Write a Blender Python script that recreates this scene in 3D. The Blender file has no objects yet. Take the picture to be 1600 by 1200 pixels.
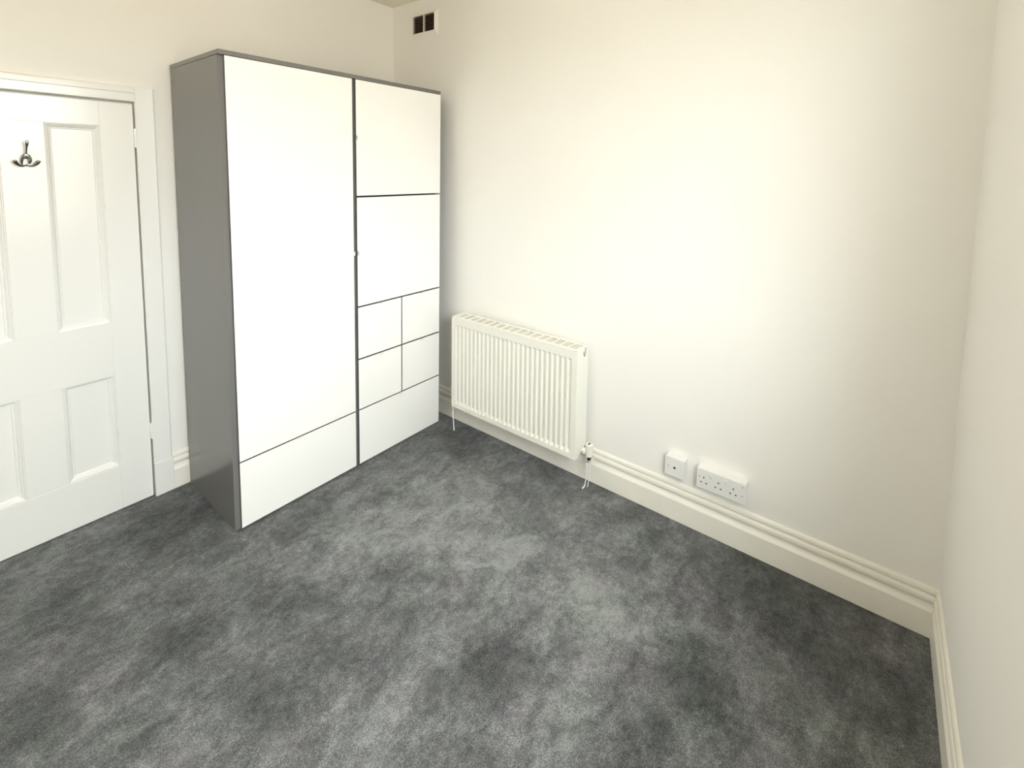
import bpy, bmesh, math, random
from mathutils import Vector, Matrix

random.seed(7)
SC = bpy.context.scene
COL = SC.collection

# ------------------------------------------------------------------ camera, light, exposure
RIGHT_X = 0.0            # radiator wall plane
BACK_Y = 0.0             # door wall plane
NEAR_Y = -3.127          # window wall plane
LEFT_X = -3.35           # left wall plane
CEIL = 2.803

def make_camera():
    f, px, py = 736.998, 833.781, 330.662
    x, y, z = -2.1636, -2.8703, 1.6754
    yaw, pitch, roll = 0.9331, -0.0865, 0.0173
    cy, sy = math.cos(yaw), math.sin(yaw)
    fwd = Vector((sy*math.cos(pitch), cy*math.cos(pitch), math.sin(pitch)))
    right = Vector((cy, -sy, 0)); up = right.cross(fwd)
    c, s = math.cos(roll), math.sin(roll)
    r2 = c*right + s*up
    u2 = -s*right + c*up
    cam = bpy.data.cameras.new('camera')
    cam.sensor_fit = 'HORIZONTAL'; cam.sensor_width = 36
    cam.lens = f*36/1600
    cam.shift_x = (800-px)/1600
    cam.shift_y = (py-600)/1600
    cam.clip_start = 0.02
    o = bpy.data.objects.new('camera', cam)
    m = Matrix.Identity(4)
    for i in range(3):
        m[i][0] = r2[i]; m[i][1] = u2[i]; m[i][2] = -fwd[i]
    m[0][3], m[1][3], m[2][3] = x, y, z
    o.matrix_world = m
    COL.objects.link(o)
    SC.camera = o
make_camera()

SKY = 22.0
def make_world():
    w = bpy.data.worlds.new('overcast_sky'); SC.world = w
    w.use_nodes = True
    nt = w.node_tree; nt.nodes.clear()
    out = nt.nodes.new('ShaderNodeOutputWorld')
    bg = nt.nodes.new('ShaderNodeBackground')
    tc = nt.nodes.new('ShaderNodeTexCoord')
    sep = nt.nodes.new('ShaderNodeSeparateXYZ')
    ramp = nt.nodes.new('ShaderNodeValToRGB')
    mr = nt.nodes.new('ShaderNodeMapRange')
    mr.inputs['From Min'].default_value = -1; mr.inputs['From Max'].default_value = 1
    nt.links.new(tc.outputs['Generated'], sep.inputs[0])
    nt.links.new(sep.outputs['Z'], mr.inputs['Value'])
    nt.links.new(mr.outputs[0], ramp.inputs['Fac'])
    e = ramp.color_ramp.elements
    e[0].position = 0.49; e[0].color = (0.22, 0.20, 0.17, 1)
    e[1].position = 0.53; e[1].color = (0.55, 0.56, 0.57, 1)
    z = ramp.color_ramp.elements.new(0.85); z.color = (0.965, 0.985, 1.0, 1)       # overcast sky, brighter towards the zenith
    nt.links.new(ramp.outputs['Color'], bg.inputs['Color'])
    bg.inputs['Strength'].default_value = SKY
    nt.links.new(bg.outputs[0], out.inputs[0])
make_world()

WX0, WX1, WZ0, WZ1 = -2.20, -1.02, 1.06, 2.54      # window opening in the near wall
def make_portal():
    l = bpy.data.lights.new('window_portal', 'AREA')
    l.shape = 'RECTANGLE'; l.size = WX1-WX0; l.size_y = WZ1-WZ0
    l.cycles.is_portal = True
    o = bpy.data.objects.new('window_portal', l)
    o.location = ((WX0+WX1)/2, NEAR_Y-0.17, (WZ0+WZ1)/2)
    o.rotation_euler = (math.radians(90), 0, 0)       # -Z axis -> +Y
    COL.objects.link(o)
make_portal()

def make_warm_fill():  # unseen point light without a fixture, added to warm and lift the walls
    l = bpy.data.lights.new('added_warm_fill', 'POINT')
    l.energy = WARM_FILL; l.color = (1.0, 0.80, 0.58); l.shadow_soft_size = 0.10
    o = bpy.data.objects.new('added_warm_fill', l); o.location = (-1.67, -1.56, CEIL-0.22)
    COL.objects.link(o)
WARM_FILL = 6.5
make_warm_fill()

vs = SC.view_settings
vs.view_transform = 'Standard'
vs.look = 'None'
vs.exposure = 0.60
vs.gamma = 1.0
vs.use_curve_mapping = False
SC.cycles.max_bounces = 14
SC.cycles.diffuse_bounces = 12

# ------------------------------------------------------------------ materials
def srgb(r, g, b):
    f = lambda v: (v/255/12.92) if v/255 <= 0.04045 else ((v/255+0.055)/1.055)**2.4
    return (f(r), f(g), f(b), 1)

def mat(name, col, rough=0.5, metal=0.0, spec=0.5, var=0.0, vscale=6.0, bump=0.0, bscale=60.0, coat=0.0):
    m = bpy.data.materials.new(name); m.use_nodes = True
    nt = m.node_tree
    b = nt.nodes['Principled BSDF']
    b.inputs['Base Color'].default_value = col
    b.inputs['Roughness'].default_value = rough
    b.inputs['Metallic'].default_value = metal
    b.inputs['Specular IOR Level'].default_value = spec
    b.inputs['Coat Weight'].default_value = coat
    tc = nt.nodes.new('ShaderNodeTexCoord')
    if var:
        n = nt.nodes.new('ShaderNodeTexNoise'); n.inputs['Scale'].default_value = vscale; n.inputs['Detail'].default_value = 4
        nt.links.new(tc.outputs['Object'], n.inputs['Vector'])
        r = nt.nodes.new('ShaderNodeValToRGB')
        r.color_ramp.elements[0].position = 0.3; r.color_ramp.elements[1].position = 0.7
        r.color_ramp.elements[0].color = tuple(c*(1-var) for c in col[:3])+(1,)
        r.color_ramp.elements[1].color = tuple(min(1, c*(1+var)) for c in col[:3])+(1,)
        nt.links.new(n.outputs['Fac'], r.inputs['Fac'])
        nt.links.new(r.outputs['Color'], b.inputs['Base Color'])
    if bump:
        n = nt.nodes.new('ShaderNodeTexNoise'); n.inputs['Scale'].default_value = bscale; n.inputs['Detail'].default_value = 3
        nt.links.new(tc.outputs['Object'], n.inputs['Vector'])
        bp = nt.nodes.new('ShaderNodeBump'); bp.inputs['Strength'].default_value = bump; bp.inputs['Distance'].default_value = 0.002
        nt.links.new(n.outputs['Fac'], bp.inputs['Height'])
        nt.links.new(bp.outputs['Normal'], b.inputs['Normal'])
    return m

WALL = mat('wall_paint', (0.875, 0.865, 0.838, 1), 0.75, spec=0.25, var=0.008, vscale=1.5, bump=0.15, bscale=90)
CEILM = mat('ceiling_paint', (0.86, 0.82, 0.73, 1), 0.85, spec=0.2, bump=0.1, bscale=70)
GLOSS = mat('white_gloss_paint', (0.845, 0.845, 0.83, 1), 0.20, spec=0.5, bump=0.10, bscale=55)
SKIRT = mat('cream_gloss_paint', (0.87, 0.85, 0.785, 1), 0.30, spec=0.5, var=0.02, vscale=8, bump=0.08, bscale=50)
GREY = mat('grey_foil', (0.18, 0.178, 0.174, 1), 0.25, spec=0.45)
WHITE = mat('white_foil', (0.90, 0.895, 0.885, 1), 0.28, spec=0.5)
EDGE = mat('grey_edge_band', (0.17, 0.165, 0.165, 1), 0.4)
TABW = mat('white_plastic_tab', (0.82, 0.81, 0.79, 1), 0.35)
RADW = mat('radiator_enamel', (0.82, 0.81, 0.755, 1), 0.30, spec=0.5)
FINM = mat('radiator_fin', (0.70, 0.67, 0.60, 1), 0.5)
PLAS = mat('white_plastic', (0.80, 0.805, 0.80, 1), 0.3)
VALVE = mat('valve_cap_plastic', (0.83, 0.80, 0.73, 1), 0.4)
DARK = mat('dark_recess', (0.012, 0.011, 0.010, 1), 0.6)
BROWN = mat('brown_louvre', (0.30, 0.185, 0.11, 1), 0.5, var=0.15, vscale=30)
CHROME = mat('chrome', (0.30, 0.30, 0.29, 1), 0.20, metal=1.0)
BRASS = mat('tarnished_nut', (0.10, 0.09, 0.075, 1), 0.35, metal=0.9)

CARPET_O = (-1.6, -1.5)
NAP = [(-0.64, -1.2, 0.42, 1), (-0.66, -2.08, 0.26, 1), (-0.64, -1.65, 0.23, 1), (-0.99, -1.02, 0.23, 0.7), (-1.09, -2.19, 0.16, 0.8),
       (-1.38, -1.76, 0.11, 0.5), (-1.8, -0.09, 0.21, 0.6), (-1.19, -1.05, 0.15, 0.6), (-1.82, -1.04, 0.11, 0.5), (-1.09, -1.73, 0.11, 0.6),
       (-1.45, -0.29, 0.25, -1), (-1.02, -1.88, 0.17, -1), (-0.18, -2.56, 0.29, -0.8), (-1.35, -1.11, 0.16, -0.8), (-1.64, -0.96, 0.16, -0.9),
       (-0.18, -0.87, 0.21, -0.7), (-0.31, -2.81, 0.24, -0.9), (-0.69, -2.46, 0.19, -0.7), (-1.84, -0.45, 0.15, -0.5), (-0.64, -0.96, 0.17, -0.4),
       (-1.56, -1.41, 0.12, -0.5), (-2.0, -0.89, 0.14, -0.6), (-0.01, -2.87, 0.14, -0.6), (-0.97, -2.4, 0.12, -0.6), (-0.01, -1.6, 0.18, -0.5)]
def carpet_material():
    m = bpy.data.materials.new('grey_carpet_pile'); m.use_nodes = True
    nt = m.node_tree; L = nt.links.new
    b = nt.nodes['Principled BSDF']
    b.inputs['Roughness'].default_value = 0.95
    b.inputs['Specular IOR Level'].default_value = 0.1
    b.inputs['Sheen Weight'].default_value = 0.12
    b.inputs['Sheen Roughness'].default_value = 0.5
    tc = nt.nodes.new('ShaderNodeTexCoord')
    def noise(scale, detail, rough=0.55, dist=0.0, vec=None):
        n = nt.nodes.new('ShaderNodeTexNoise')
        n.inputs['Scale'].default_value = scale; n.inputs['Detail'].default_value = detail
        n.inputs['Roughness'].default_value = rough; n.inputs['Distortion'].default_value = dist
        L(vec or tc.outputs['Object'], n.inputs['Vector'])
        return n.outputs['Fac']
    def maprange(v, a, c, lo, hi):
        r = nt.nodes.new('ShaderNodeMapRange')
        for k, q in (('From Min', a), ('From Max', c), ('To Min', lo), ('To Max', hi)): r.inputs[k].default_value = q
        L(v, r.inputs['Value']); return r.outputs[0]
    def math_(op, a, c):
        n = nt.nodes.new('ShaderNodeMath'); n.operation = op
        for k, v in enumerate((a, c)):
            if isinstance(v, (int, float)): n.inputs[k].default_value = v
            else: L(v, n.inputs[k])
        return n.outputs[0]
    mp = nt.nodes.new('ShaderNodeMapping'); mp.inputs['Rotation'].default_value = (0, 0, 0.6); mp.inputs['Scale'].default_value = (1, 1.3, 1)
    L(tc.outputs['Object'], mp.inputs['Vector'])
    big = maprange(noise(2.1, 3, 0.55, 0.5), 0.32, 0.68, -0.14, 0.14)
    mid = maprange(noise(7.0, 6, 0.68, 0.6, mp.outputs[0]), 0.30, 0.70, -0.42, 0.42)
    small = maprange(noise(34, 5, 0.75), 0.3, 0.7, -0.28, 0.28)
    fine = maprange(noise(330, 2, 0.6), 0.3, 0.7, -0.50, 0.50)
    # brushed patches of the pile: (x, y, radius, lighter + / darker -)
    dn = nt.nodes.new('ShaderNodeTexNoise'); dn.inputs['Scale'].default_value = 5.0; dn.inputs['Detail'].default_value = 4; dn.inputs['Roughness'].default_value = 0.65
    L(tc.outputs['Object'], dn.inputs['Vector'])
    vm = nt.nodes.new('ShaderNodeVectorMath'); vm.operation = 'MULTIPLY_ADD'
    vm.inputs[1].default_value = (0.30, 0.30, 0.0); L(dn.outputs['Color'], vm.inputs[0])
    sh = nt.nodes.new('ShaderNodeVectorMath'); sh.operation = 'ADD'; sh.inputs[1].default_value = (CARPET_O[0]-0.15, CARPET_O[1]-0.15, 0)
    L(tc.outputs['Object'], sh.inputs[0]); L(sh.outputs[0], vm.inputs[2])
    nap = None
    for x, y, r, a in NAP:
        dnode = nt.nodes.new('ShaderNodeVectorMath'); dnode.operation = 'DISTANCE'
        dnode.inputs[1].default_value = (x, y, 0); L(vm.outputs[0], dnode.inputs[0])
        mr = nt.nodes.new('ShaderNodeMapRange'); mr.interpolation_type = 'SMOOTHERSTEP'
        for k, q in (('From Min', 1.35*r), ('From Max', 0.1*r), ('To Min', 0.0), ('To Max', 0.42*a)): mr.inputs[k].default_value = q
        L(dnode.outputs['Value'], mr.inputs['Value'])
        nap = mr.outputs[0] if nap is None else math_('ADD', nap, mr.outputs[0])
    tot = math_('ADD', math_('ADD', math_('ADD', big, mid), math_('ADD', small, fine)), nap)
    fac = maprange(tot, -0.9, 0.9, 0.0, 1.0)
    ramp = nt.nodes.new('ShaderNodeValToRGB')
    e = ramp.color_ramp.elements
    e[0].position = 0.05; e[0].color = (0.036, 0.038, 0.039, 1)
    e[1].position = 0.95; e[1].color = (0.325, 0.329, 0.332, 1)
    k = ramp.color_ramp.elements.new(0.5); k.color = (0.128, 0.131, 0.133, 1)
    L(fac, ramp.inputs['Fac'])
    # faint hue drift between bluish and greenish grey
    hue = nt.nodes.new('ShaderNodeMix'); hue.data_type = 'RGBA'; hue.blend_type = 'MULTIPLY'
    hr = nt.nodes.new('ShaderNodeValToRGB')
    hr.color_ramp.elements[0].color = (0.93, 1.0, 0.97, 1); hr.color_ramp.elements[0].position = 0.35
    hr.color_ramp.elements[1].color = (1.0, 0.98, 1.03, 1); hr.color_ramp.elements[1].position = 0.65
    L(noise(4.5, 3), hr.inputs['Fac'])
    hue.inputs[0].default_value = 1.0
    L(ramp.outputs['Color'], hue.inputs[6]); L(hr.outputs['Color'], hue.inputs[7])
    L(hue.outputs[2], b.inputs['Base Color'])
    bp = nt.nodes.new('ShaderNodeBump'); bp.inputs['Strength'].default_value = 0.6; bp.inputs['Distance'].default_value = 0.004
    h = math_('ADD', math_('MULTIPLY', fine, 0.7), math_('MULTIPLY', mid, 1.2))
    L(h, bp.inputs['Height']); L(bp.outputs['Normal'], b.inputs['Normal'])
    return m
CARPET = carpet_material()

def glass_material():
    m = bpy.data.materials.new('window_glass'); m.use_nodes = True
    nt = m.node_tree; nt.nodes.clear()
    o = nt.nodes.new('ShaderNodeOutputMaterial'); mx = nt.nodes.new('ShaderNodeMixShader')
    t = nt.nodes.new('ShaderNodeBsdfTransparent'); g = nt.nodes.new('ShaderNodeBsdfGlossy')
    g.inputs['Roughness'].default_value = 0.02
    t.inputs['Color'].default_value = (0.96, 0.98, 0.97, 1)
    mx.inputs[0].default_value = 0.06
    nt.links.new(t.outputs[0], mx.inputs[1]); nt.links.new(g.outputs[0], mx.inputs[2]); nt.links.new(mx.outputs[0], o.inputs[0])
    return m
GLASS = glass_material()

# ------------------------------------------------------------------ mesh helpers
def box(bm, x0, x1, y0, y1, z0, z1, bev=0.0, seg=1):
    x0, x1 = min(x0, x1), max(x0, x1); y0, y1 = min(y0, y1), max(y0, y1); z0, z1 = min(z0, z1), max(z0, z1)
    v = [bm.verts.new(p) for p in ((x0,y0,z0),(x1,y0,z0),(x1,y1,z0),(x0,y1,z0),(x0,y0,z1),(x1,y0,z1),(x1,y1,z1),(x0,y1,z1))]
    fs = [bm.faces.new([v[i] for i in q]) for q in ((3,2,1,0),(4,5,6,7),(0,1,5,4),(1,2,6,5),(2,3,7,6),(3,0,4,7))]
    if bev:
        es = list({e for f in fs for e in f.edges})
        bmesh.ops.bevel(bm, geom=es, offset=bev, segments=seg, affect='EDGES', profile=0.6)
    return bm

def prism(bm, poly, mapper, t0, t1):
    """extrude a closed 2D polygon: mapper(a, b, t) -> 3D"""
    A = [bm.verts.new(mapper(a, b, t0)) for a, b in poly]
    B = [bm.verts.new(mapper(a, b, t1)) for a, b in poly]
    n = len(poly)
    for i in range(n):
        j = (i+1) % n
        bm.faces.new((A[i], A[j], B[j], B[i]))
    bm.faces.new(list(reversed(A))); bm.faces.new(B)
    return bm

def sweep(bm, pts, radii, n=10, flat=None):
    """tube along points; radii: float or (a, b); flat: reference normal for the flattened section"""
    pts = [Vector(p) for p in pts]
    rings = []
    ref = Vector(flat) if flat else Vector((0.3, 0.9, 0.2))
    for i, p in enumerate(pts):
        t = (pts[min(i+1, len(pts)-1)] - pts[max(i-1, 0)]).normalized()
        u = (ref - t*ref.dot(t)).normalized(); w = t.cross(u)
        r = radii[i] if isinstance(radii, (list, tuple)) and not isinstance(radii[0], float) else (radii[i] if isinstance(radii, list) else radii)
        a, b_ = (r if isinstance(r, tuple) else (r, r))
        rings.append([bm.verts.new(p + u*a*math.cos(2*math.pi*k/n) + w*b_*math.sin(2*math.pi*k/n)) for k in range(n)])
    for A, B in zip(rings, rings[1:]):
        for k in range(n):
            bm.faces.new((A[k], A[(k+1) % n], B[(k+1) % n], B[k]))
    bm.faces.new(list(reversed(rings[0]))); bm.faces.new(rings[-1])
    return bm

def cyl(bm, p0, p1, r, n=20, r1=None):
    return sweep(bm, [p0, p1], [(r, r), (r1 or r, r1 or r)], n)

def obj(name, bm, m, parent=None, origin=(0, 0, 0), smooth=False):
    bmesh.ops.recalc_face_normals(bm, faces=bm.faces[:])
    me = bpy.data.meshes.new(name)
    if parent is not None and parent.get('_w') is not None:
        origin = parent['_w']
    off = Vector(origin)
    for v in bm.verts: v.co -= off
    bm.to_mesh(me); bm.free()
    me.materials.append(m)
    if smooth:
        for p in me.polygons: p.use_smooth = True
    o = bpy.data.objects.new(name, me); COL.objects.link(o)
    if parent is not None:
        o.parent = parent                       # child sits at its parent's origin
        o['_w'] = list(off)
    else:
        o.location = off
        o['_w'] = list(off)
    return o

def thing(name, label, cat, loc, group=None):
    o = bpy.data.objects.new(name, None); COL.objects.link(o)
    o.empty_display_size = 0.05
    o.location = loc; o['_w'] = list(loc)
    o['label'] = label; o['category'] = cat
    if group: o['group'] = group
    return o

def tag(o, label, cat, group=None):
    o['label'] = label; o['category'] = cat
    if group: o['group'] = group
    return o

def struct(name, bm, m, origin=(0, 0, 0)):
    o = obj(name, bm, m, None, origin); o['kind'] = 'structure'; return o

def part(name, bm, m, parent, label=None, smooth=False):
    o = obj(name, bm, m, parent, smooth=smooth)
    if label: o['label'] = label
    return o

B = bmesh.new

# ------------------------------------------------------------------ room shell
T = 0.16
struct('floor', box(B(), LEFT_X-T, RIGHT_X+T, NEAR_Y-0.27, BACK_Y+T, -0.15, -0.010), mat('floor_boards', (0.25, 0.18, 0.11, 1), 0.7))
struct('ceiling', box(B(), LEFT_X-T, RIGHT_X+T, NEAR_Y-0.27, BACK_Y+T, CEIL, CEIL+0.15), CEILM)
struct('wall_left', box(B(), LEFT_X-T, LEFT_X, NEAR_Y-0.27, BACK_Y+T, -0.01, CEIL), WALL)

# right (radiator) wall with an opening for the air vent
VY0, VY1, VZ0, VZ1 = -0.443, -0.229, 2.583, 2.696
bm = B()
box(bm, 0, T, NEAR_Y-0.27, VY0, -0.01, CEIL)
box(bm, 0, T, VY1, BACK_Y+T, -0.01, CEIL)
box(bm, 0, T, VY0, VY1, -0.01, VZ0)
box(bm, 0, T, VY0, VY1, VZ1, CEIL)
box(bm, 0.07, T, VY0, VY1, VZ0, VZ1)
struct('wall_right', bm, WALL)

# back (door) wall: front layer with the doorway, closed layer behind the leaf
DX1 = -1.476; DX0 = -2.216; DZ = 1.966
bm = B()
box(bm, LEFT_X, DX0, 0, 0.06, -0.01, CEIL)
box(bm, DX1, 0, 0, 0.06, -0.01, CEIL)
box(bm, DX0, DX1, 0, 0.06, DZ, CEIL)
box(bm, LEFT_X, 0, 0.06, T, -0.01, CEIL)
struct('wall_back', bm, WALL)

# front (window) wall
bm = B()
y0, y1 = NEAR_Y-0.27, NEAR_Y
box(bm, LEFT_X, WX0, y0, y1, -0.01, CEIL)
box(bm, WX1, 0, y0, y1, -0.01, CEIL)
box(bm, WX0, WX1, y0, y1, -0.01, WZ0)
box(bm, WX0, WX1, y0, y1, WZ1, CEIL)
struct('wall_front', bm, WALL)

# window: box frame, two sashes with panes, inner sill and casing
w = bpy.data.objects.new('window_1', None); COL.objects.link(w); w['kind'] = 'structure'
w.location = ((WX0+WX1)/2, NEAR_Y-0.12, WZ0); w['_w'] = list(w.location)
bm = B(); fy0, fy1 = NEAR_Y-0.16, NEAR_Y-0.04
for a, b_ in ((WX0, WX0+0.045), (WX1-0.045, WX1)): box(bm, a, b_, fy0, fy1, WZ0, WZ1, 0.003)
box(bm, WX0+0.045, WX1-0.045, fy0, fy1, WZ1-0.045, WZ1, 0.003); box(bm, WX0+0.045, WX1-0.045, fy0, fy1, WZ0, WZ0+0.045, 0.003)
part('window_frame', bm, GLOSS, w)
zm = (WZ0+WZ1)/2
for (z0, z1, yy) in ((WZ0+0.045, zm+0.02, NEAR_Y-0.075), (zm-0.02, WZ1-0.045, NEAR_Y-0.125)):
    bm = B(); a, b_ = WX0+0.045, WX1-0.045
    box(bm, a, a+0.045, yy-0.02, yy+0.02, z0, z1, 0.003); box(bm, b_-0.045, b_, yy-0.02, yy+0.02, z0, z1, 0.003)
    box(bm, a+0.045, b_-0.045, yy-0.02, yy+0.02, z0, z0+0.045, 0.003); box(bm, a+0.045, b_-0.045, yy-0.02, yy+0.02, z1-0.04, z1, 0.003)
    s = part('sash', bm, GLOSS, w)
    part('pane', box(B(), a+0.045, b_-0.045, yy-0.002, yy+0.002, z0+0.045, z1-0.04), GLASS, s)
part('window_sill', box(B(), WX0, WX1, NEAR_Y-0.04, NEAR_Y, WZ0, WZ0+0.02, 0.003), GLOSS, w)

# skirting profile: (thickness from wall, height)
SK = [(0, 0), (0.017, 0), (0.017, 0.097), (0.0165, 0.101), (0.0115, 0.109), (0.0075, 0.114), (0.0050, 0.121), (0.0042, 0.1285),
      (0.0085, 0.1295), (0.0130, 0.134), (0.0150, 0.142), (0.0145, 0.152), (0.0115, 0.1585), (0.0040, 0.1605),
      (0.0040, 0.1630), (0.0088, 0.1645), (0.0102, 0.171), (0.0088, 0.180), (0.005, 0.1865), (0, 0.188)]
def skirting(name, mapper, t0, t1):
    return struct(name, prism(B(), SK, mapper, t0, t1), SKIRT)
WARD_L, WARD_R = -1.332, -0.108
skirting('baseboard_right', lambda a, b_, t: (-a, t, b_), NEAR_Y, -0.0)
skirting('baseboard_back', lambda a, b_, t: (t, -a, b_), -1.402, -0.018)
skirting('baseboard_left', lambda a, b_, t: (LEFT_X+a, t, b_), NEAR_Y+0.018, -0.018)
skirting('baseboard_front', lambda a, b_, t: (t, NEAR_Y+a, b_), LEFT_X, -0.018)
skirting('baseboard_5', lambda a, b_, t: (t, -a, b_), LEFT_X+0.018, DX0-0.076)

# carpet, fitted wall to wall between the skirtings
bm = B()
nx, ny = 44, 42
xa, xb, ya, yb = LEFT_X+0.004, -0.0165, NEAR_Y+0.0165, -0.0045
grid = [[bm.verts.new((xa+(xb-xa)*i/nx, ya+(yb-ya)*j/ny, 0.0012*math.sin(i*1.7+j*0.6)*math.sin(j*1.1-i*0.4) - 0.0012)) for j in range(ny+1)] for i in range(nx+1)]
for i in range(nx):
    for j in range(ny):
        bm.faces.new((grid[i][j], grid[i+1][j], grid[i+1][j+1], grid[i][j+1]))
r = bmesh.ops.extrude_face_region(bm, geom=bm.faces[:])
for v in r['geom']:
    if isinstance(v, bmesh.types.BMVert): v.co.z = -0.010
box(bm, DX0+0.002, DX1-0.002, -0.0045, 0.040, -0.010, -0.001)
tag(obj('carpet', bm, CARPET, None, (-1.6, -1.5, 0)), 'mottled dark grey fitted carpet covering the whole floor', 'carpet')

# ------------------------------------------------------------------ door casing
tr = bpy.data.objects.new('trim_1', None); COL.objects.link(tr); tr['kind'] = 'structure'
tr.location = (-1.44, 0, 0); tr['_w'] = list(tr.location)
AO = -1.402                                   # outer edge of the right leg
def casing_leg(x_in, x_out, z0, z1):
    s = 1 if x_out > x_in else -1
    w_ = abs(x_out-x_in)
    poly = [(0, 0), (0, 0.011), (0.004, 0.0145), (0.045, 0.0155), (w_-0.006, 0.0165), (w_, 0.013), (w_, 0)]
    return prism(B(), poly, lambda a, b_, t: (x_in+s*a, -b_, t), z0, z1)
part('casing_leg', casing_leg(DX1-0.001, AO, 0.175, 2.036), GLOSS, tr)
part('casing_leg', casing_leg(DX0+0.001, DX0-0.074, 0.175, 2.036), GLOSS, tr)
# head board with a projecting top bead
part('casing_head', prism(B(), [(0, 0), (0, 0.010), (0.003, 0.0135), (0.038, 0.0145), (0.040, 0.020), (0.060, 0.0215), (0.066, 0.017), (0.070, 0), ],
     lambda a, b_, t: (t, -b_, 1.966+a), DX0+0.0, DX1-0.001), GLOSS, tr)
for a, b_ in ((DX1-0.001, AO+0.003), (DX0-0.077, DX0+0.001)):
    part('plinth_block', box(B(), a, b_, -0.020, 0.0, 0.0, 0.1745, 0.002), GLOSS, tr)
bm = B()
for a, b_ in ((DX1-0.020, DX1), (DX0, DX0+0.020)): box(bm, a, b_, 0.042, 0.060, 0.0, DZ)
box(bm, DX0+0.02, DX1-0.02, 0.042, 0.060, DZ-0.020, DZ)
part('door_stop', bm, GLOSS, tr)

# ------------------------------------------------------------------ panelled door
d = bpy.data.objects.new('door_1', None); COL.objects.link(d); d['kind'] = 'structure'
d.location = (-1.482, 0.0, 0.0); d['_w'] = list(d.location)
LX0, LX1, LZ0, LZ1 = -2.211, -1.4825, 0.004, 1.955
YF, YB = 0.001, 0.040
cols = [(-2.090, -1.912), (-1.781, -1.603)]
rows = [(0.224, 0.676), (0.930, 1.845)]
def piece(name, a, b_, z0, z1): part(name, box(B(), a, b_, YF, YB, z0, z1, 0.0012), GLOSS, d)
piece('stile', cols[1][1], LX1, LZ0, LZ1)
piece('stile', LX0, cols[0][0], LZ0, LZ1)
piece('muntin', cols[0][1], cols[1][0], rows[0][0], rows[0][1])
piece('muntin', cols[0][1], cols[1][0], rows[1][0], rows[1][1])
piece('rail', cols[0][0], cols[1][1], LZ0, rows[0][0])
piece('rail', cols[0][0], cols[1][1], rows[0][1], rows[1][0])
piece('rail', cols[0][0], cols[1][1], rows[1][1], LZ1)
def door_panel(x0, x1, z0, z1):
    p = part('panel', box(B(), x0, x1, 0.021, 0.034, z0, z1), GLOSS, d)
    # mitred moulding round the panel: (inset, depth behind the face)
    prof = [(0.0, 0.0030), (0.002, 0.0010), (0.0045, 0.0015), (0.006, 0.0065), (0.009, 0.0075), (0.013, 0.0120), (0.0175, 0.0165), (0.020, 0.0150), (0.0225, 0.0160), (0.0235, 0.0208)]
    bm = B(); rings = []
    for ins, dep in prof:
        rings.append([bm.verts.new(q) for q in ((x0+ins, YF+dep, z0+ins), (x1-ins, YF+dep, z0+ins), (x1-ins, YF+dep, z1-ins), (x0+ins, YF+dep, z1-ins))])
    back = [bm.verts.new(q) for q in ((x0, 0.0212, z0), (x1, 0.0212, z0), (x1, 0.0212, z1), (x0, 0.0212, z1))]
    rings.insert(0, back)
    for A, C in zip(rings, rings[1:]):
        for k in range(4): bm.faces.new((A[k], A[(k+1) % 4], C[(k+1) % 4], C[k]))
    for k in range(4): bm.faces.new((rings[-1][k], rings[-1][(k+1) % 4], back[(k+1) % 4], back[k]))
    part('moulding', bm, GLOSS, p)
for a, b_ in cols:
    for z0, z1 in rows: door_panel(a, b_, z0, z1)
for z0, z1 in ((1.752, 1.842), (0.305, 0.382)):
    bm = B(); n = 5; h = (z1-z0)/n
    for k in range(n): cyl(bm, (-1.4795, -0.004, z0+k*h+0.0006), (-1.4795, -0.004, z0+(k+1)*h-0.0006), 0.0055, 14)
    box(bm, -1.4822, -1.4768, -0.002, 0.030, z0, z1)
    part('hinge', bm, GLOSS, d)
bm = B(); cyl(bm, (-2.155, 0.001, 0.98), (-2.155, -0.006, 0.98), 0.026, 24); cyl(bm, (-2.155, -0.006, 0.98), (-2.155, -0.035, 0.98), 0.009, 16)
sweep(bm, [(-2.155, -0.033, 0.98), (-2.155, -0.038, 0.98), (-2.155, -0.050, 0.98), (-2.155, -0.060, 0.98), (-2.155, -0.064, 0.98)], [(0.012, 0.012), (0.022, 0.022), (0.026, 0.026), (0.020, 0.020), (0.008, 0.008)], 24)
part('door_knob', bm, CHROME, d, smooth=True)

# coat hook screwed to the muntin
hx, hz = -1.8415, 1.690
t = thing('coat_hook', 'small chrome triple coat hook screwed to the white panelled door', 'coat hook', (hx, 0.001, hz))
bm = B()
sweep(bm, [(hx, -0.003, hz+0.016), (hx, -0.003, hz+0.010), (hx, -0.003, hz+0.003), (hx, -0.003, hz-0.002)], [(0.002, 0.005), (0.002, 0.008), (0.002, 0.008), (0.002, 0.006)], 14, flat=(0, 1, 0))
part('mounting_plate', bm, CHROME, t, smooth=True)
bm = B()   # wishbone shaped body
sweep(bm, [(hx-0.011, -0.006, hz-0.030), (hx-0.0125, -0.014, hz-0.015), (hx-0.011, -0.020, hz-0.001), (hx-0.005, -0.022, hz+0.010), (hx, -0.022, hz+0.015),
           (hx+0.006, -0.022, hz+0.010), (hx+0.012, -0.020, hz-0.001), (hx+0.012, -0.018, hz-0.012), (hx+0.008, -0.015, hz-0.022)],
      [(0.002, 0.003), (0.0022, 0.0036), (0.0025, 0.0045), (0.003, 0.006), (0.003, 0.0075), (0.003, 0.006), (0.0025, 0.0048), (0.0024, 0.005), (0.0015, 0.003)], 12, flat=(0, 1, 0))
part('hook_body', bm, CHROME, t, smooth=True)
bm = B()
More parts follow.
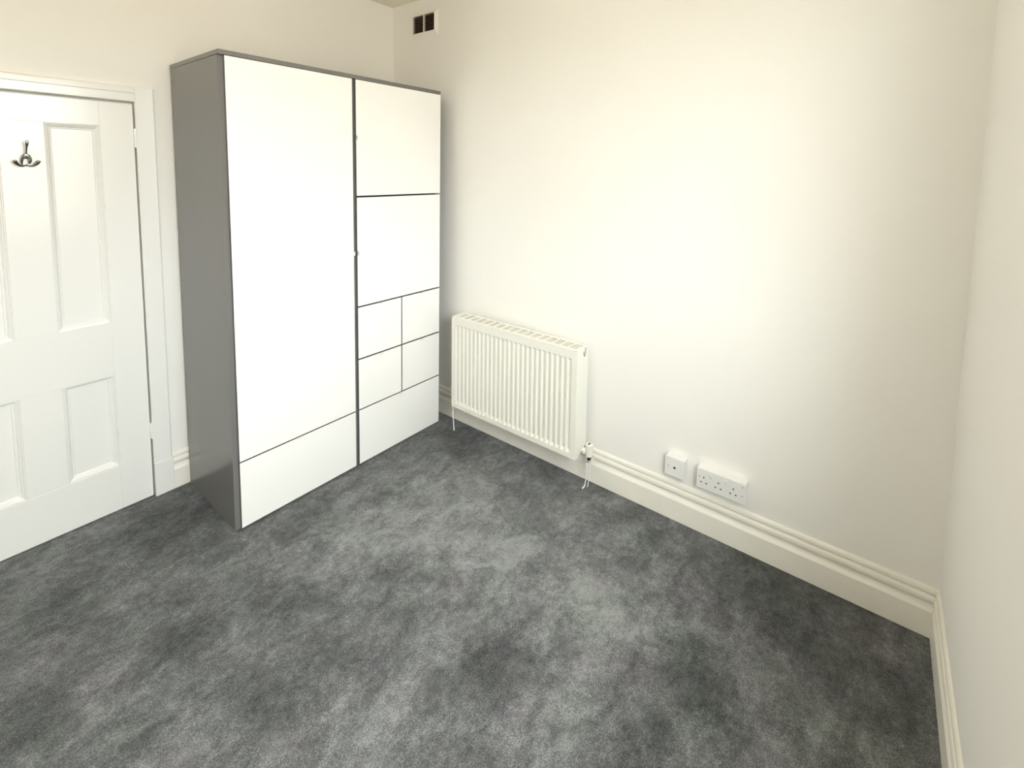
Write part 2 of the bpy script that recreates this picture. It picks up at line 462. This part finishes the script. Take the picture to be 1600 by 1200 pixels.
sweep(bm, [(hx, -0.018, hz+0.008), (hx+0.001, -0.024, hz+0.025), (hx+0.002, -0.032, hz+0.044), (hx+0.003, -0.041, hz+0.060), (hx+0.003, -0.046, hz+0.067)],
      [(0.0022, 0.005), (0.002, 0.0028), (0.002, 0.003), (0.0025, 0.0050), (0.0022, 0.0045)], 12, flat=(0, 1, 0))
sweep(bm, [(hx+0.003+0.0036*math.cos(a), -0.046, hz+0.070+0.0036*math.sin(a)) for a in [2*math.pi*k/12 for k in range(13)]], 0.0012, 8, flat=(0, 1, 0))
part('upper_prong', bm, CHROME, t, smooth=True)
for s in (-1, 1):
    bm = B()
    sweep(bm, [(hx-s*0.002, -0.010, hz-0.027), (hx+s*0.010, -0.014, hz-0.032), (hx+s*0.020, -0.020, hz-0.030), (hx+s*0.028, -0.027, hz-0.022), (hx+s*0.034, -0.032, hz-0.012), (hx+s*0.036, -0.034, hz-0.008)],
          [(0.0022, 0.003), (0.0022, 0.003), (0.0024, 0.0042), (0.003, 0.0062), (0.003, 0.0066), (0.0018, 0.004)], 12, flat=(0, 1, 0))
    part('side_prong', bm, CHROME, t, smooth=True)

# ------------------------------------------------------------------ wardrobe
WH = 2.162; FY = -0.596; WB = -0.022; CF = FY+0.017       # door face, back, carcass front
L0, R0 = WARD_L, WARD_R
t = thing('wardrobe', 'tall grey wardrobe with white doors and drawers in the corner beside the radiator', 'wardrobe', ((L0+R0)/2, -0.31, 0))
def wp(name, bm, m, parent, label=None, smooth=False):
    for v in bm.verts:                                     # the old carcass leans out a few millimetres to the right
        v.co.x += (v.co.z/WH-0.45)*0.018*(v.co.x-L0)/(R0-L0)
    return part(name, bm, m, parent, label, smooth)
PT = 0.0235
wp('side_panel', box(B(), L0, L0+PT, WB, CF, 0, WH-0.0205, 0.0008), GREY, t)
wp('side_panel', box(B(), R0-PT, R0, WB, CF, 0, WH-0.0205, 0.0008), GREY, t)
wp('top_panel', box(B(), L0-0.002, R0+0.002, WB, FY-0.001, WH-0.020, WH, 0.0010), GREY, t)
wp('divider', box(B(), -0.712, -0.692, WB+0.006, CF+0.001, 0.002, WH-0.0205), GREY, t)
wp('back_panel', box(B(), L0+PT, R0-PT, WB, WB+0.005, 0.03, WH-0.021), GREY, t)
LDX = (L0+0.0225, -0.7185)                                 # left column fronts
RDX = (-0.697, R0+0.001)                                   # right column fronts
RM = (-0.4045-0.0035, -0.4045+0.0035)
for z in (0.616, 0.912, 1.519):
    wp('shelf', box(B(), -0.692, R0-PT, WB+0.006, CF+0.16, z-0.009, z+0.009), GREY, t)
wp('shelf', box(B(), L0+PT, -0.712, WB+0.006, CF+0.16, 0.316, 0.334), GREY, t)
wp('shelf', box(B(), -0.692, R0-PT, WB+0.006, CF+0.16, 0.316, 0.334), GREY, t)
wp('shelf', box(B(), L0+PT, -0.712, WB+0.006, CF+0.004, 0.012, 0.030), GREY, t)
wp('shelf', box(B(), -0.692, R0-PT, WB+0.006, CF+0.004, 0.012, 0.030), GREY, t)
wp('divider', box(B(), -0.4135, -0.3955, WB+0.006, CF+0.16, 0.335, 0.905), GREY, t)

def tab(x, z, vertical=False):
    """a little half round pull tab sticking out of the front's edge"""
    poly = []
    n = 10; w_, p_ = 0.013, 0.016
    for k in range(n+1):
        a = math.pi*k/n
        poly.append((w_*math.cos(a), p_*math.sin(a)**0.8))
    bm = B()
    if vertical: prism(bm, poly, lambda a, b_, q: (x+q, FY-b_+0.0005, z+a), -0.0011, 0.0011)
    else: prism(bm, poly, lambda a, b_, q: (x+a, FY-b_+0.0005, z+q-0.25*b_), -0.0011, 0.0011)
    return bm
def front(name, x0, x1, z0, z1, tabpos, vertical=False):
    p = wp(name, box(B(), x0, x1, FY, CF-0.0008, z0, z1), WHITE, t)
    p.data.materials.append(EDGE)                          # white face, grey edge band
    for f in p.data.polygons:
        if f.normal.y > -0.9: f.material_index = 1
    wp('handle', tab(tabpos[0], tabpos[1], vertical), TABW, p)
    return p
TOPZ = WH-0.0225
front('door', LDX[0], LDX[1], 0.3287, TOPZ, (LDX[1]-0.0015, 1.213), True)
front('drawer', LDX[0], LDX[1], 0.009, 0.3220, (-1.033, 0.3215))
front('door', RDX[0], RDX[1], 1.524, TOPZ, (RDX[0]+0.0015, 1.835), True)
front('door', RDX[0], RDX[1], 0.9160, 1.5145, (RDX[0]+0.0015, 1.213), True)
for z0, z1 in ((0.620, 0.908), (0.3285, 0.612)):
    front('drawer', RDX[0], RM[0], z0, z1, (-0.552, z1-0.002))
    front('drawer', RM[1], RDX[1], z0, z1, (-0.256, z1-0.002))
front('drawer', RDX[0], RDX[1], 0.009, 0.3217, (-0.412, 0.3205))

# ------------------------------------------------------------------ radiator
RX, RXB = -0.150, -0.043
RY0, RY1, RZ0, RZ1 = -0.7586, -1.671, 0.1785, 0.7607       # RY0 far (by the wardrobe), RY1 near
t = thing('radiator', 'cream white ribbed panel radiator on the wall beside the wardrobe', 'radiator', (-0.09, (RY0+RY1)/2, RZ0))
def rad_front():
    """pressed front sheet with 26 sloped channels between a flat border"""
    bm = B()
    N = 26; m_ = 0.029; pitch = (RY0-RY1-2*m_)/N
    dep = 0.0115
    zs = [RZ0, RZ0+0.027, RZ0+0.041, RZ1-0.057, RZ1-0.046, RZ1]
    ys = [(RY0, 0)]
    for k in range(N):
        a = RY0-m_-k*pitch
        ys += [(a-0.0035, 0), (a-0.0075, 1), (a-pitch+0.0090, 1), (a-pitch+0.0040, 0)]
    ys.append((RY1, 0))
    zd = [0, 0, 1, 1, 0, 0]
    V = [[bm.verts.new((RX + (dep if (f and g) else 0), y, z)) for z, g in zip(zs, zd)] for y, f in ys]
    for A, C in zip(V, V[1:]):
        for k in range(len(zs)-1): bm.faces.new((A[k], C[k], C[k+1], A[k+1]))
    # returned edges and back of the panel
    xb = RX+0.022
    n = len(ys)
    edge = [V[i][0] for i in range(n)] + [V[-1][k] for k in range(1, len(zs))] + [V[i][-1] for i in range(n-2, -1, -1)] + [V[0][k] for k in range(len(zs)-2, 0, -1)]
    bk = [bm.verts.new((xb, v.co.y, v.co.z)) for v in edge]
    for i in range(len(edge)):
        j = (i+1) % len(edge)
        bm.faces.new((edge[i], bk[i], bk[j], edge[j]))
    bm.faces.new(bk)
    return bm
part('front_panel', rad_front(), RADW, t)
part('back_panel', box(B(), RXB-0.018, RXB, RY0-0.01, RY1+0.01, RZ0+0.012, RZ1-0.012, 0.003), RADW, t)
bm = B()
for k in range(90):
    y = RY0-0.02-k*(RY0-RY1-0.04)/89
    box(bm, RX+0.024, RXB-0.020, y-0.0006, y+0.0006, RZ0+0.05, RZ1-0.016)
box(bm, RX+0.024, RXB-0.020, RY0-0.012, RY1+0.012, RZ1-0.016, RZ1-0.010)
part('convector_fins', bm, FINM, t)
# side covers: bottom corner cut back towards the wall
SP = [(RX-0.001, RZ0+0.001), (RX+0.028, RZ0+0.001), (RX+0.085, RZ0+0.030), (RXB+0.001, RZ0+0.042), (RXB+0.001, RZ1+0.002), (RX-0.001, RZ1+0.002)]
def side_cover(ya, yb): return prism(B(), SP, lambda a, b_, q: (a, q, b_), ya, yb)
part('side_cover', side_cover(RY0+0.0015, RY0-0.010), RADW, t)
sc_ = part('side_cover', side_cover(RY1-0.0015, RY1+0.010), RADW, t)
# bleed opening outlined by a dark slot on the near side cover
bm = B(); cx, cz = -0.078, 0.733; pts = []
for k in range(13):
    a = math.radians(150 + k*(240/12)); pts.append((cx+0.0085*math.cos(a), RY1-0.0018, cz+0.017*math.sin(a)))
pts.append((cx+0.0095, RY1-0.0018, cz+0.020)); pts.append((cx+0.012, RY1-0.0018, cz+0.026))
sweep(bm, pts, [(0.0012, 0.0024)]*len(pts), 8, flat=(0, 1, 0))
part('bleed_slot', bm, DARK, sc_, 'dark loop shaped bleed opening')
# top grille: rim with cross bars and fine louvre bars
bm = B()
box(bm, RX-0.001, RX+0.020, RY0, RY1, RZ1-0.003, RZ1+0.003, 0.0015)
box(bm, RXB-0.014, RXB+0.001, RY0, RY1, RZ1-0.003, RZ1+0.003, 0.0015)
box(bm, RX+0.020, RXB-0.014, RY0, RY0-0.018, RZ1-0.003, RZ1+0.003, 0.0008)
box(bm, RX+0.020, RXB-0.014, RY1, RY1+0.018, RZ1-0.003, RZ1+0.003, 0.0008)
tg = part('top_grille', bm, RADW, t)
gme = None; NB = 17; pitch = (RY0-RY1-0.036)/NB
for k in range(1, NB):
    y = RY0-0.018-k*pitch
    if gme is None:
        o = part('grille_bar', box(B(), RX+0.020, RXB-0.014, y-0.0035, y+0.0035, RZ1-0.003, RZ1+0.002), RADW, tg); gme = (o, y)
    else:
        c = gme[0].copy(); COL.objects.link(c); c.parent = tg; c.location = (0, y-gme[1], 0)
# valves
def valve(name, yv, xv, z0, z1, side, slot):
    s = 1 if side == 'near' else -1
    bm = B()
    cyl(bm, (xv, yv, z0), (xv, yv, z1-0.004), 0.0175, 24, 0.0195); cyl(bm, (xv, yv, z1-0.004), (xv, yv, z1), 0.0195, 24, 0.0165)
    v = part('valve_cap', bm, VALVE, t)
    if slot: part('cap_slot', box(B(), xv-0.009, xv+0.009, yv-0.004, yv+0.004, z1-0.001, z1+0.0006), DARK, v, 'dark slot in the cap')
    bm = B()
    ye = yv + s*0.052
    zc = z0+0.018
    cyl(bm, (xv, yv+s*0.008, zc), (xv, ye, zc), 0.0110, 18, 0.0150)
    cyl(bm, (xv, yv+s*0.020, zc), (xv, yv+s*0.034, zc), 0.0170, 6)
    part('valve_tail', bm, VALVE, t)
    bm = B()
    cyl(bm, (xv, yv, z0-0.030), (xv, yv, z0-0.010), 0.0105, 6); cyl(bm, (xv, yv, z0-0.010), (xv, yv, z0), 0.008, 16)
    part('compression_nut', bm, BRASS, t, 'tarnished dark nut below the cap')
    bm = B()
    sweep(bm, [(xv, yv, z0-0.024), (xv+0.002, yv, z0-0.034), (xv+0.009, yv, z0-0.039), (xv+0.02, yv, z0-0.040), (-0.004, yv, z0-0.040)], 0.0055, 12)
    part('feed_pipe', bm, VALVE, t, smooth=True)
valve('near', -1.711, -0.070, 0.180, 0.246, 'near', True)
valve('far', -0.716, -0.082, 0.186, 0.268, 'far', False)
# cable ties
def ribbon(pts, w_, th, flat): return sweep(B(), pts, [(th, w_)]*len(pts), 8, flat=flat)
ct = thing('cable_tie', 'white cable tie looped under the right hand radiator valve, tails reaching the carpet', 'cable tie', (-0.070, -1.706, 0.15))
bm = B(); pts = [(-0.070+0.0135*math.cos(a), -1.711+0.0135*math.sin(a), 0.158) for a in [2*math.pi*k/16 for k in range(17)]]
sweep(bm, pts, [(0.0008, 0.0024)]*17, 8, flat=(0, 0, 1))
part('loop', bm, PLAS, ct)
part('head', box(B(), -0.088, -0.079, -1.712, -1.703, 0.130, 0.143, 0.001), PLAS, ct)
part('tail', ribbon([(-0.083, -1.708, 0.132), (-0.0835, -1.706, 0.09), (-0.084, -1.703, 0.05), (-0.0855, -1.700, 0.022), (-0.090, -1.695, 0.008), (-0.097, -1.690, 0.003)], 0.0034, 0.0007, (1, 0, 0)), PLAS, ct)
part('tail', ribbon([(-0.075, -1.718, 0.156), (-0.076, -1.719, 0.11), (-0.077, -1.718, 0.06), (-0.078, -1.715, 0.030), (-0.080, -1.712, 0.0125)], 0.0026, 0.0007, (1, 0, 0)), PLAS, ct)
ct = thing('cable_tie', 'white cable tie hanging at the end of the radiator nearest the wardrobe', 'cable tie', (-0.10, -0.74, 0.15))
part('loop', sweep(B(), [(-0.082+0.0135*math.cos(a), -0.716+0.0135*math.sin(a), 0.164) for a in [2*math.pi*k/16 for k in range(17)]], [(0.0008, 0.0024)]*17, 8, flat=(0, 0, 1)), PLAS, ct)
part('tail', ribbon([(-0.096, -0.718, 0.163), (-0.105, -0.725, 0.150), (-0.113, -0.731, 0.12), (-0.118, -0.738, 0.085), (-0.121, -0.745, 0.05), (-0.125, -0.752, 0.02), (-0.128, -0.756, 0.006)], 0.0034, 0.0008, (0.6, 0.5, 0)), PLAS, ct)

# ------------------------------------------------------------------ sockets on surface boxes
def socket_box(name, label, y0, y1, z0, z1):
    t = thing(name, label, 'socket', (0, (y0+y1)/2, z0))
    part('back_box', box(B(), -0.036, 0.0, y0+0.001, y1-0.001, z0+0.001, z1-0.001, 0.004, 2), PLAS, t)
    fp = part('face_plate', box(B(), -0.045, -0.0362, y0, y1, z0, z1, 0.003, 2), PLAS, t)
    return t, fp
FX = -0.0451
SZ0, SZ1 = 0.236, 0.330
t, fp = socket_box('aerial_socket', 'square white single aerial socket left of the long socket strip', -2.206, -2.112, SZ0, SZ1)
zc = (SZ0+SZ1)/2; yc = -2.159
bm = B(); cyl(bm, (FX+0.001, yc, zc), (FX-0.0015, yc, zc), 0.0075, 20); part('aerial_ring', bm, PLAS, fp)
bm = B(); cyl(bm, (FX+0.001, yc, zc), (FX-0.0018, yc, zc), 0.0058, 20); part('aerial_hole', bm, DARK, fp, 'round black hole')
for s in (-1, 1):
    bm = B(); cyl(bm, (FX+0.001, yc+s*0.0301, zc), (FX-0.0006, yc+s*0.0301, zc), 0.0026 if s > 0 else 0.0018, 14)
    part('screw', bm, mat('screw_steel', (0.2, 0.19, 0.18, 1), 0.4, metal=0.8), fp)
t, fp = socket_box('socket_strip', 'long white three gang power socket on the wall above the skirting', -2.475, -2.262, SZ0, SZ1)
ya, yb = -2.262, -2.475; Ws = ya-yb
for k in range(3):
    yc = ya-Ws*(0.155+0.30*k); 
    part('pin_hole', box(B(), FX-0.0004, FX+0.001, yc-0.0022, yc+0.0022, zc+0.004, zc+0.012), DARK, fp)
    for s in (-1, 1):
        part('pin_hole', box(B(), FX-0.0004, FX+0.001, yc+s*0.0115-0.0034, yc+s*0.0115+0.0034, zc-0.0185, zc-0.0135), DARK, fp)
for k in range(2):
    yc = ya-Ws*(0.30+0.30*k)
    part('rocker_switch', prism(B(), [(0, -0.011), (0.0015, -0.011), (0.0045, 0.011), (0, 0.011)], lambda a, b_, q: (FX-a+0.0005, q, zc+0.022+b_), yc-0.0055, yc+0.0055), PLAS, fp)
bm = B(); yc = ya-Ws*0.93
box(bm, FX-0.002, FX+0.0008, yc-0.0065, yc+0.0065, zc-0.006, zc+0.028, 0.001)
part('fuse_carrier', bm, PLAS, fp)
for q in ((zc-0.010), (zc+0.031)):
    part('screw', box(B(), FX-0.0004, FX+0.001, yc-0.003, yc+0.003, q-0.0012, q+0.0012), mat('slot_grey', (0.10, 0.10, 0.09, 1), 0.5), fp)
bm = B(); cyl(bm, (FX+0.001, ya-0.013, zc+0.008), (FX-0.0006, ya-0.013, zc+0.008), 0.0024, 14)
part('screw', bm, mat('screw_dark', (0.10, 0.095, 0.09, 1), 0.4, metal=0.6), fp)

# ------------------------------------------------------------------ air vent high on the radiator wall
t = thing('air_vent', 'small brown louvred air vent high on the wall near the ceiling corner', 'vent', (0, (VY0+VY1)/2, VZ0))
bm = B()
oy0, oy1, oz0, oz1 = -0.470, -0.208, 2.548, 2.722
O = [(0, oy0, oz0), (0, oy1, oz0), (0, oy1, oz1), (0, oy0, oz1)]
I = [(-0.015, VY0, VZ0), (-0.015, VY1, VZ0), (-0.015, VY1, VZ1), (-0.015, VY0, VZ1)]
K = [(0.010, VY0, VZ0), (0.010, VY1, VZ0), (0.010, VY1, VZ1), (0.010, VY0, VZ1)]
rings = [[bm.verts.new(p) for p in q] for q in (O, I, K)]
for A, C in zip(rings, rings[1:]):
    for k in range(4): bm.faces.new((A[k], A[(k+1) % 4], C[(k+1) % 4], C[k]))
for k in range(4): bm.faces.new((rings[2][k], rings[2][(k+1) % 4], rings[0][(k+1) % 4], rings[0][k]))
part('vent_frame', bm, WALL, t)
part('mullion', box(B(), -0.0135, 0.004, -0.3368, -0.3332, VZ0, VZ1), SKIRT, t, 'cream upright bar between the louvres')
part('back_plate', box(B(), 0.0110, 0.0140, VY0, VY1, VZ0, VZ1), DARK, t)
first = None
for (a, b_) in ((VY0, -0.3368), (-0.3332, VY1)):
    for k in range(8):
        z = VZ0+0.004+k*(VZ1-VZ0-0.004)/8
        sl = prism(B(), [(-0.0125, z), (-0.0110, z-0.0012), (0.0085, z+0.0085), (0.007, z+0.0100)], lambda p, q, s: (p, s, q), a+0.0005, b_-0.0005)
        part('louvre_slat', sl, BROWN, t)

for o in bpy.data.objects:
    if '_w' in o: del o['_w']
